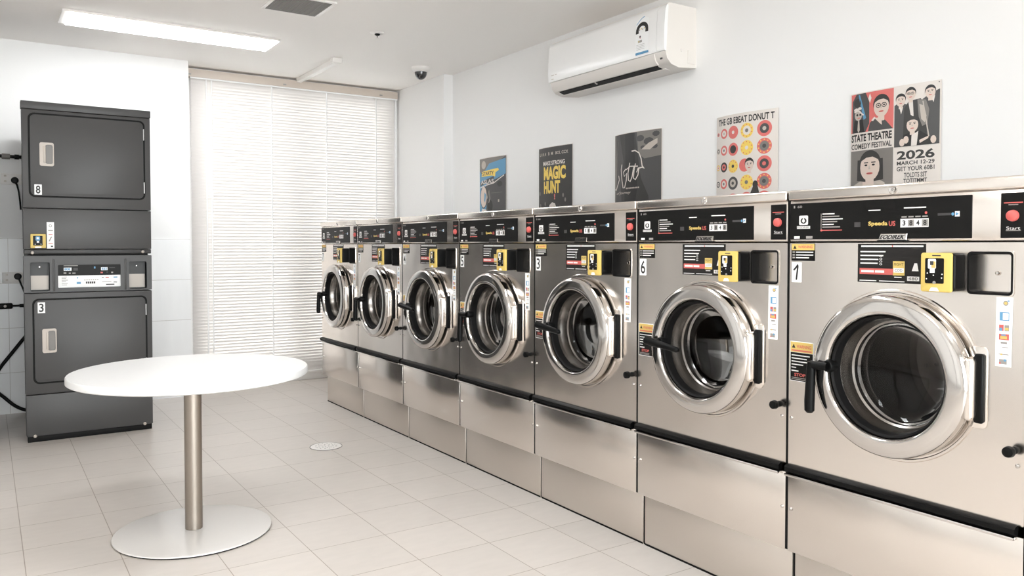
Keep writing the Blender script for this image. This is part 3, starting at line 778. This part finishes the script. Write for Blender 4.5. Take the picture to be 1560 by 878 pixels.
for i in range(4): g.rect(e0 + .008, 2.154 - i * .008, e0 + .07, 2.1555 - i * .008, .0016, GREY_INK)
rg(e0, 2.104, e0 + .098, 2.116, .0017, BLUE_INK)
g.done('energy_label', fpn)
g = G(FACE_W, warp_fp); g.rect(.028, 2.128, .058, 2.134, .0012, GREY_PL); g.rect(.066, 2.129, .084, 2.133, .0012, GREY_PL); g.rect(.028, 2.106, .052, 2.1105, .0012, GREY_PL); g.done('badge', fpn)
g = n(); g.box((AW + .0006, 2.10, .10), (AW + .003, 2.115, .112), AC_WHITE, .001, 1); g.box((AW - .045, 2.055, .208), (AW - .03, 2.064, .2135), DGREY_INK, .001, 1); g.done('signal_light', ac)
n().box((AW - .001, 2.045, .012), (AW + .004, 2.115, .062), AC_WHITE, .002).done('side_cover', ac)

# ------------------------------------------------------------------ posters on the right wall
PC = {}
def pm(name, rgb):
    return mat('poster_' + name, rgb, 0.42)
PK, PD, PG, PL_, PW = pm('black', (26, 24, 24)), pm('dark_grey', (74, 73, 73)), pm('mid_grey', (124, 119, 114)), pm('light_grey', (188, 178, 168)), pm('cream', (222, 214, 207))
PR, PB, PY, PS = pm('red', (216, 112, 106)), pm('blue', (94, 150, 186)), pm('yellow', (238, 206, 100)), pm('skin', (216, 198, 186))
PCH = pm('charcoal', (50, 48, 47))
def poster(name, label, yl, w, htop, hbot, bg, draw, bulge=.015):
    h = htop - hbot
    warp = lambda s, z, o: (s, z, o + .006 + bulge * math.sin(PI * min(1, max(0, s / w)) ** .85))
    g = G(FACE_W, warp)
    g.box((0, 0, -.0012), (w, h, 0), PW); g.rect(.003, .003, w - .003, h - .003, .0004, bg)
    draw(g, w, h)
    g.cuts([w * i / 16 for i in range(1, 16)])
    return tag(g.done(name, loc=(XR, yl, hbot)), label, 'poster', 'posters above the washers')
def face(g, cx, cz, r, o, skin, hair, long=0, glasses=False, beard=False, ty=1.0):
    rx, ry = r * .76, r
    if long: g.poly([(cx - rx * 1.3, cz + ry * .5), (cx - rx * 1.35, cz - ry * long), (cx - rx * .5, cz - ry * long * 1.1), (cx + rx * .5, cz - ry * long * 1.1), (cx + rx * 1.35, cz - ry * long), (cx + rx * 1.3, cz + ry * .5)], o, hair)
    g.disc(cx, cz + ry * .24, rx * 1.10, o + .0002, hair, ry * .88)
    g.rect(cx - rx * .42, cz - ry * 1.35, cx + rx * .42, cz - ry * .6, o + .0003, skin)
    g.disc(cx, cz - ry * .05, rx, o + .0004, skin, ry * .95)
    arc_ = [(cx + rx * 1.08 * math.cos(t), cz + ry * (.22 + .9 * math.sin(t))) for t in [PI * (.06 + .88 * i / 12) for i in range(13)]]
    g.poly(arc_ + [(cx - rx * .80, cz + ry * .44), (cx - rx * .35, cz + ry * .62), (cx + rx * .30, cz + ry * .66), (cx + rx * .80, cz + ry * .46)], o + .0006, hair)
    for sx in (-1, 1):
        ex = cx + sx * rx * .38
        g.rect(ex - rx * .22, cz + ry * .24, ex + rx * .22, cz + ry * .31, o + .0008, hair)
        g.disc(ex, cz + ry * .10, rx * .16, o + .0008, PK, ry * .065, 10)
        if glasses: g.stroke([(ex + rx * .3 * math.cos(t), cz + ry * .1 + ry * .19 * math.sin(t)) for t in [2 * PI * i / 14 for i in range(15)]], r * .07, o + .0009, PK)
    g.poly([(cx - rx * .06, cz + ry * .12), (cx + rx * .1, cz - ry * .2), (cx - rx * .14, cz - ry * .2)], o + .0008, PL_)
    if beard: g.poly([(cx + rx * .98 * math.cos(t), cz - ry * .2 + ry * .82 * math.sin(t)) for t in [PI + PI * i / 12 for i in range(13)]] + [(cx + rx * .6, cz - ry * .42), (cx - rx * .6, cz - ry * .42)], o + .0008, hair)
    g.disc(cx, cz - ry * .48, rx * .34, o + .0010, PR, ry * .075, 12); g.rect(cx - rx * .28, cz - ry * .49, cx + rx * .28, cz - ry * .465, o + .0012, PK)

def p_theatre(g, w, h):
    m = w * .53; o = .0008
    T = h
    zt = T - .004
    z1 = T - .167; z2 = T - .243
    g.rect(.004, z1, m - .004, zt, o, PR)                              # photo panel upper left
    g.poly([(.010, z1), (.010, zt - .03), (.03, zt), (.075, zt), (.092, zt - .04), (.093, zt - .13), (.075, z1)], o + .0004, PD)
    g.poly([(.040, zt - .006), (.047, zt - .004), (.078, zt - .105), (.066, zt - .112)], o + .0008, PB)
    g.disc(.035, zt - .038, .018, o + .0008, PCH, .018); g.disc(.040, zt - .090, .018, o + .0010, PL_, .022); g.disc(.03, zt - .066, .012, o + .0012, PW, .007); g.disc(.047, zt - .062, .009, o + .0012, PW, .006)
    g.stroke([(.02, zt - .075), (.04, zt - .07), (.066, zt - .092)], .006, o + .0014, PW)
    g.disc(.035, zt - .088, .005, o + .0014, PK); g.disc(.050, zt - .088, .005, o + .0014, PK); g.rect(.036, zt - .103, .048, zt - .100, o + .0014, PR)
    g.poly([(.014, z1), (.020, zt - .110), (.062, zt - .110), (.070, z1)], o + .0010, PK); g.poly([(.036, z1 + .01), (.042, z1), (.048, z1 + .01), (.045, zt - .110), (.039, zt - .110)], o + .0012, PL_)
    g.poly([(.096, zt - .006), (.103, zt - .026), (.096, zt - .046), (.088, zt - .026)], o + .0012, PW)
    g.poly([(.088, z1), (.096, z1 + .035), (.118, z1 + .052), (.150, z1 + .05), (.170, z1 + .034), (m - .006, z1)], o + .0008, PD)
    face(g, .148, zt - .066, .044, o + .0010, PS, PCH, 0, True)
    g.poly([(.118, z1 + .052), (.150, z1 + .05), (.152, z1 + .020), (.142, z1 + .028)], o + .0022, PS)
    g.poly([(.104, z1 + .044), (.118, z1 + .058), (.124, z1 + .052), (.112, z1 + .040)], o + .0024, PW)
    g.text('STATE THEATRE', .006, z2 + .037, m - .010, z1 - .007, o + .0003, PK, .035)
    g.text('COMEDY FESTIVAL', .006, z2 + .006, m - .010, z2 + .029, o + .0003, PCH, .02)
    g.rect(.004, .004, m - .004, z2, o, PG)                              # photo lower left
    g.poly([(.006, .004), (.020, z2 - .145), (.060, z2 - .125), (.130, z2 - .122), (.165, z2 - .140), (m - .006, .004)], o + .0004, PL_)
    face(g, .098, z2 - .070, .060, o + .0010, PS, PCH, .95)
    g.poly([(.066, .06), (.064, z2 - .128), (.088, z2 - .140), (.112, z2 - .128), (.110, .06)], o + .0008, PS)
    # right column: group photo on cream, then the dates
    zr = T - .246
    g.rect(m, zr, w - .005, zt, o, PW)
    g.poly([(m, zr), (m, zt - .075), (m + .018, zt - .062), (m + .050, zt - .075), (m + .060, zr)], o + .0004, PD)
    g.poly([(w - .068, zr), (w - .070, zt - .062), (w - .045, zt - .046), (w - .005, zt - .030), (w - .005, zr)], o + .0005, PD)
    g.poly([(m + .035, zr), (m + .040, zt - .09), (m + .058, zt - .062), (m + .105, zt - .058), (m + .125, zt - .10), (m + .130, zr)], o + .0006, PCH)
    g.poly([(m + .056, zt - .064), (m + .074, zt - .058), (m + .078, zt - .128), (m + .066, zt - .118)], o + .0009, PW)
    face(g, m + .026, zt - .056, .025, o + .0010, PS, PK); face(g, m + .066, zt - .036, .025, o + .0012, PS, PK, 0, True); face(g, w - .040, zt - .038, .025, o + .0012, PS, PK)
    g.poly([(m + .020, zt - .082), (m + .028, zt - .112), (m + .036, zt - .084)], o + .0013, PW); g.poly([(w - .036, zt - .062), (w - .028, zt - .08), (w - .022, zt - .052)], o + .0014, PW)
    g.poly([(m + .092, zt - .060), (m + .125, zt - .066), (m + .138, zt - .105), (m + .132, zt - .16), (m + .112, zt - .168), (m + .098, zt - .130)], o + .0016, PG)
    g.poly([(m + .100, zt - .080), (m + .118, zt - .088), (m + .128, zt - .13), (m + .122, zt - .155), (m + .108, zt - .14)], o + .0019, PL_)
    g.poly([(m + .112, zt - .070), (m + .116, zt - .070), (m + .140, zt - .210), (m + .135, zt - .21)], o + .0022, PL_)
    face(g, m + .074, zt - .158, .030, o + .0016, PS, PCH, 0, False, False)
    g.poly([(m + .030, zr), (m + .040, zt - .196), (m + .070, zt - .186), (m + .105, zt - .186), (m + .140, zt - .21), (m + .150, zr)], o + .0018, PK)
    g.poly([(m + .070, zr), (m + .072, zt - .200), (m + .098, zt - .186), (m + .092, zr)], o + .0030, PW)
    for x, z, r in ((m + .050, zt - .216, .011), (m + .034, zr + .016, .011), (w - .026, zr + .018, .011)): g.disc(x, z, r, o + .0032, PS, r * 1.4, 10)
    g.poly([(m + .102, zt - .222), (m + .138, zt - .208), (m + .136, zt - .218), (m + .104, zt - .234)], o + .0032, PS)
    a, b = m + .012, w - .022
    g.text('2026', a, zr - .052, b, zr - .016, o, PCH, .03); g.text('MARCH 12-29', a, zr - .074, b, zr - .058, o, PCH, .02)
    g.text('GET YOUR 60B1', a, zr - .098, b, zr - .080, o, PCH, .02); g.text('TOLDTS SST', a + .03, zr - .125, b - .028, zr - .105, o, PCH, .02); g.text('TOTITMMT', a + .028, zr - .146, b - .028, zr - .129, o, PCH, .02)
    g.disc(w - .008, h - .008, .0025, o + .001, PD, n=8)

def donut(g, cx, cz, r, o, outer, inner, hole, dots=None):
    g.disc(cx, cz, r, o, outer, n=28); g.disc(cx, cz, r * .62, o + .0003, inner, n=24); g.disc(cx, cz, r * .26, o + .0006, hole, n=16)
    if dots:
        for i in range(10):
            a = i * 2 * PI / 10 + cx * 40
            g.disc(cx + r * .8 * math.cos(a), cz + r * .8 * math.sin(a), r * .085, o + .0009, dots, n=6)
def p_donut(g, w, h):
    o = .0008
    g.text('THE GB EBEAT DONUT T', .020, h - .047, w - .018, h - .014, o, PCH, .03)
    pats = [[(PW, PR, PG), (PR, PW, PL_), (PR, PR, PW), (PY, PW, PG), (PR, PD, PL_)],
            [(PL_, PG, PW), (PR, PW, PG), (PR, PCH, PCH), (PY, PY, PW), (PR, PG, PD)],
            [(PY, PW, PR), (PCH, PR, PCH), (PY, PY, PCH), (PR, PS, PW), (PR, PD, PR)],
            [(PD, PW, PG), (PR, PW, PG), (PD, PL_, PD), (PY, PY, PG), (PR, PG, PD)],
            [(PB, PW, PG), (PY, PR, PCH), (PR, PL_, PD), (PR, PY, PW), (PR, PR, PD)],
            [(PR, PW, PG), (PY, PY, PW), (PR, PD, PL_), (PY, PW, PG), (PR, PG, PD)]]
    xs = [.018, .064, .129, .212, .306]; rs = [.015, .025, .032, .036, .038]
    for r_, row in enumerate(pats):
        for c, (a, b, d) in enumerate(row):
            x, z = xs[c], h - .088 - r_ * .083
            if r_ == 2 and c == 3:
                g.disc(x - .012, z, .032, o, PR); face(g, x + .016, z, .030, o + .0012, PS, PCH); continue
            donut(g, x, z, rs[c], o, a, b, d, PY if a in (PR,) and c in (3, 4) and r_ % 2 else (PR if a is PY else None))
    g.poly([(.225, h - .50), (.232, h - .40), (.250, h - .36), (.275, h - .36), (.285, h - .40), (.29, h - .50)], o + .0024, PCH)
    g.disc(.262, h - .350, .014, o + .0026, PCH, .018); g.stroke([(.225, h - .42), (.20, h - .455), (.10, h - .462)], .02, o + .0024, PK)
def p_script(g, w, h):
    o = .0008
    g.rect(.003, .003, w - .003, h - .003, o, PD)
    g.poly([(.003, .003), (.003, h - .003), (.02, h - .01), (.028, h * .55), (.012, h * .2)], o + .0002, PG)
    g.poly([(.06, h - .004), (.20, h - .004), (.225, h * .72), (.245, h * .5), (.30, h * .30), (.31, .003), (.09, .003), (.075, h * .4), (.10, h * .7)], o + .0004, PCH)
    g.poly([(.115, h - .004), (.190, h - .004), (.200, h * .75), (.22, h * .4), (.18, .003), (.10, .003), (.12, h * .5)], o + .0006, PK)
    g.poly([(.215, h - .004), (w - .004, h - .004), (w - .004, h * .72), (.27, h * .70), (.225, h * .76)], o + .0003, PG)
    for x, z, r in ((.24, h * .92, .030), (.30, h * .88, .035), (.35, h * .95, .025), (.34, h * .82, .022), (.26, h * .82, .018)): g.disc(x, z, r, o + .0006, PD, r * .6, 9)
    g.poly([(.25, h * .80), (.30, h * .86), (.36, h * .90), (.36, h * .85), (.31, h * .79)], o + .0008, PL_)
    g.stroke([(.035, h - .02), (.045, h - .05), (.030, h * .75), (.045, h * .55)], .004, o + .0008, PG)
    sc = lambda pts: [(x * w, h - (1 - z) * .41) for x, z in pts]
    ink = PW
    W_ = .007
    g.stroke(sc([(.02, .23), (.06, .22), (.10, .28), (.15, .36), (.13, .42)]), W_, o + .0012, ink)
    g.stroke(sc([(.22, .57), (.20, .50), (.22, .36), (.25, .24), (.29, .24), (.33, .34), (.34, .44), (.28, .40), (.26, .46), (.32, .50)]), W_, o + .0012, ink)
    g.stroke(sc([(.41, .58), (.37, .44), (.38, .34), (.42, .32), (.46, .38), (.49, .50), (.53, .56), (.50, .46), (.49, .36), (.53, .34), (.58, .40), (.60, .49)]), W_, o + .0012, ink)
    g.stroke(sc([(.33, .49), (.42, .53), (.58, .52)]), W_ * .8, o + .0014, ink)
    g.stroke(sc([(.60, .49), (.55, .44), (.58, .49), (.66, .50), (.70, .48), (.66, .52), (.64, .62), (.60, .70), (.52, .74), (.45, .735)]), W_, o + .0014, ink)
    [g.rect(.125 + i * .0125, h - .320, .134 + i * .0125, h - .312, o + .0012, PL_) for i in range(9)]; g.text('of Journey', .030, h - .352, .165, h - .332, o + .0012, PL_, .01, .1)
def p_magic(g, w, h):
    o = .0008
    g.rect(.003, .003, w - .003, h - .003, o, PCH)
    g.text('U I R E   B  M   BOL CCX', .02, h - .055, w - .04, h - .035, o + .0004, PL_, .02)
    g.text('MAKE STRONG', .065, h - .120, w - .070, h - .092, o + .0004, PW, .03)
    g.text('MAGIC', .072, h - .215, w - .062, h - .128, o + .0004, PY, .05); g.text('HUNT', .074, h - .305, w - .115, h - .222, o + .0004, PY, .05)
    g.text('!', .190, h - .345, .203, h - .308, o + .0004, PR, .04)
    g.poly([(.13, h - .43), (.14, h - .38), (.17, h - .362), (.20, h - .37), (.215, h - .40), (.235, h - .42), (.20, h - .425), (.17, h - .45)], o + .0004, PW)
    g.poly([(.14, h - .43), (.145, h - .40), (.155, h - .385), (.15, h - .42)], o + .0007, PR); g.poly([(.185, h - .43), (.19, h - .385), (.225, h - .42)], o + .0007, PG)
    for x, z in ((.03, .38), (.025, .41), (.09, .37), (.085, .42), (.25, .40), (.3, .35), (.02, .30), (.28, .32)): g.disc(x, h - z, .008, o + .0004, PG, .014, 8)
    g.rect(.02, h - .44, .05, h - .432, o + .0004, PL_); g.rect(.08, h - .445, .13, h - .435, o + .0004, PL_)
def p_blue(g, w, h):
    o = .0008
    g.rect(.003, .003, w - .003, h - .003, o, PD)
    g.poly([(.003, h - .003), (.003, h - .11), (.10, h - .10), (.22, h - .06), (w - .003, h - .003)], o + .0003, PG); g.disc(.075, h - .05, .035, o + .0005, PL_, .03)
    g.poly([(.10, h - .09), (.16, h - .045), (w - .004, h - .020), (w - .004, h - .13), (.25, h - .16), (.20, h - .17), (.05, h - .19), (.10, h - .12)], o + .0005, PB)
    g.poly([(.003, h - .09), (.003, h - .44), (.09, h - .44), (.12, h - .36), (.10, h - .22), (.14, h - .17)], o + .0004, PB)
    g.poly([(.04, h - .135), (.05, h - .098), (w - .09, h - .085), (w - .08, h - .10), (.24, h - .115), (.235, h - .145), (.20, h - .135)], o + .0008, PY); g.text('STARTY', .06, h - .128, .22, h - .102, o + .0011, PCH, .02)
    g.poly([(.02, h - .175), (w - .14, h - .14), (w - .14, h - .165), (.02, h - .205)], o + .0008, PD); g.text('ASLAS', .03, h - .190, .22, h - .160, o + .0011, PW, .02)
    g.stroke([(.01, h - .215), (.12, h - .20), (.22, h - .19), (.34, h - .14)], .007, o + .0012, PW)
    g.disc(.075, h - .285, .056, o + .0008, PK, .085); g.disc(.075, h - .285, .050, o + .0010, PS, .078); g.poly([(.09, h - .25), (.115, h - .27), (.10, h - .33), (.085, h - .31)], o + .0012, PB)
    g.disc(.17, h - .355, .036, o + .0010, PK, .045); g.stroke([(.13, h - .30), (.16, h - .24), (.17, h - .30), (.155, h - .33)], .007, o + .0013, PL_)
    g.poly([(.05, h - .37), (.12, h - .38), (.13, h - .44), (.02, h - .44)], o + .0010, PW); g.poly([(.06, h - .395), (.10, h - .40), (.11, h - .44), (.05, h - .44)], o + .0012, PD)
    g.disc(.29, h - .20, .03, o + .0006, PCH, .02); g.rect(.18, h - .262, .32, h - .260, o + .0006, PG); g.rect(.27, h - .33, .285, h - .31, o + .0006, PL_)
ZT = 1.749; ZB = 1.225
poster('poster', 'cream and red comedy festival poster with photo portraits, nearest the camera', 2.056, .386, ZT, ZB, PW, p_theatre)
poster('poster', 'cream poster covered with rows of pink and yellow donuts', 2.804, .374, ZT, ZB, PW, p_donut, .028)
poster('poster', 'black and grey poster with large white handwritten script', 3.584, .388, ZT, ZB, PD, p_script, .026)
poster('poster', 'black poster with yellow MAGIC HUNT lettering', 4.355, .366, ZT, ZB, PCH, p_magic)
poster('poster', 'blue and grey poster with yellow banner, farthest from the camera', 5.118, .362, ZT, ZB, PD, p_blue)

# ------------------------------------------------------------------ outlets, plugs and cables left of the dryers
def outlet(z, label):
    t = thing('power_outlet', label, 'power outlet', (.150, YB - .004, z), 'outlets left of the dryers')
    g = G(FACE_S); g.prism(rrect(-.058, -.036, .058, .036, .004, 3), 0, .010, OFFWHITE, .003, 2); g.done('plate', t)
    g = G(FACE_S); g.prism(rrect(-.040, .014, -.026, .026, .002, 2), .010, .013, GREY_PL); g.prism(rrect(-.040, -.02, -.026, -.008, .002, 2), .010, .013, GREY_PL); g.done('switch', t)
def plug(x, z, path, label):
    t = thing('power_plug', label, 'plug', (x, YB - .0145, z), 'plugs left of the dryers')
    G(FACE_S).lathe([(.020, 0), (.022, .004), (.021, .022), (.014, .030), (0, .031)], (0, 0), BLACK, 24).done('plug_body', t)
    G(FACE_S).tube([(p[0] - x, p[1] - z, p[2]) for p in path], [.007, .006, .005, .005, .005], BLACK, 10).done('cord', t)
outlet(1.540, 'white double power outlet on the wall beside the upper dryer')
plug(.170, 1.532, [(.170, 1.525, .02), (.182, 1.50, .022), (.190, 1.46, .022), (.196, 1.40, .022), (.20, 1.34, .022)], 'round black plug in the upper outlet left of the dryers')
outlet(.895, 'white double power outlet on the tiles beside the lower dryer')
plug(.178, .903, [(.178, .897, .02), (.186, .88, .022), (.196, .85, .022), (.206, .82, .022), (.215, .79, .022)], 'round black plug in the lower outlet left of the dryers')
g = G(FACE_S); g.tube([(-.42, 1.690, .03), (-.1, 1.688, .03), (.06, 1.686, .03), (.19, 1.684, .03), (.23, 1.684, .045), (.26, 1.684, .08), (.265, 1.684, .126)], .011, BLACK, 12); g.tube([(.10, 1.685, .03), (.145, 1.684, .03)], .018, GREY_PL2, 12); g.tube([(.17, 1.684, .03), (.195, 1.684, .03)], .016, RUBBER, 12)
tag(g.done('gas_hose', loc=(0, YB, 0)), 'black hose running along the wall into the upper dryer', 'hose')
g = G(FACE_S); g.box((-.06, .692, .004), (.148, .730, .032), BLACK, .010, 3); g.lathe([(0, .034), (.008, .033), (.009, .031)], (.105, .711), GREY_PL, 14)
g.tube([(.14, .711, .018), (.17, .711, .018), (.185, .711, .018)], .007, BLACK, 10); g.tube([(.185, .711, .018), (.21, .711, .018)], .012, BLACK, 10); g.tube([(.21, .711, .018), (.25, .711, .03), (.26, .711, .08), (.262, .711, .122)], .007, BLACK, 10); g.tube([(-.42, .708, .018), (-.05, .711, .018)], .007, BLACK, 10)
tag(g.done('cable_connector', loc=(0, YB - .004, 0)), 'black inline cable connector on the tiles beside the lower dryer', 'connector')
g = G(FACE_S)
ctl = [(.26, .56), (.21, .50), (.14, .405), (.075, .315), (.035, .235), (.050, .165), (.095, .112), (.150, .055), (.205, .022), (.265, .0115)]
pts = []
for i in range(len(ctl) - 1):
    p0, p1, p2, p3 = ctl[max(i - 1, 0)], ctl[i], ctl[i + 1], ctl[min(i + 2, len(ctl) - 1)]
    for q in range(6):
        t = q / 6
        pts.append(tuple(.5 * (2 * p1[k] + (p2[k] - p0[k]) * t + (2 * p0[k] - 5 * p1[k] + 4 * p2[k] - p3[k]) * t * t + (3 * p1[k] - p0[k] - 3 * p2[k] + p3[k]) * t ** 3) for k in range(2)))
pts.append(ctl[-1])
g.tube([(p[0], p[1], .03) for p in pts] + [(.27, .0115, .06), (.275, .0115, .110)], .011, RUBBER, 12)
tag(g.done('drain_hose', loc=(0, YB, 0)), 'black looped hose hanging low behind the lower dryer', 'hose')

# ------------------------------------------------------------------ light and colour
world = bpy.data.worlds.new('world'); scene.world = world; world.use_nodes = True
bg = world.node_tree.nodes['Background']; bg.inputs[0].default_value = (0.98, 0.99, 1.0, 1); bg.inputs[1].default_value = 5.0
pl = bpy.data.lights.new('shopfront_portal', 'AREA'); pl.shape = 'RECTANGLE'; pl.size = 4.5; pl.size_y = 2.3; pl.cycles.is_portal = True
po = bpy.data.objects.new('shopfront_portal', pl); COL.objects.link(po); po.location = (.55, YF - .12, 1.15); po.rotation_euler = (PI / 2, 0, 0)
pl = bpy.data.lights.new('fill_window_portal', 'AREA'); pl.shape = 'RECTANGLE'; pl.size = 2.2; pl.size_y = 4.0; pl.cycles.is_portal = True  # portal for the added side window
po = bpy.data.objects.new('fill_window_portal', pl); COL.objects.link(po); po.location = (XL - .12, 2.3, 1.21); po.rotation_euler = (0, -PI / 2, 0)
scene.view_settings.view_transform = 'Standard'; scene.view_settings.look = 'None'
scene.view_settings.exposure = 1.2; scene.view_settings.gamma = 1.0; scene.view_settings.use_curve_mapping = False
scene.cycles.max_bounces = 10; scene.cycles.diffuse_bounces = 6; scene.cycles.glossy_bounces = 6; scene.cycles.transparent_max_bounces = 12
scene.cycles.caustics_reflective = False; scene.cycles.caustics_refractive = False
scene.cycles.use_denoising = True
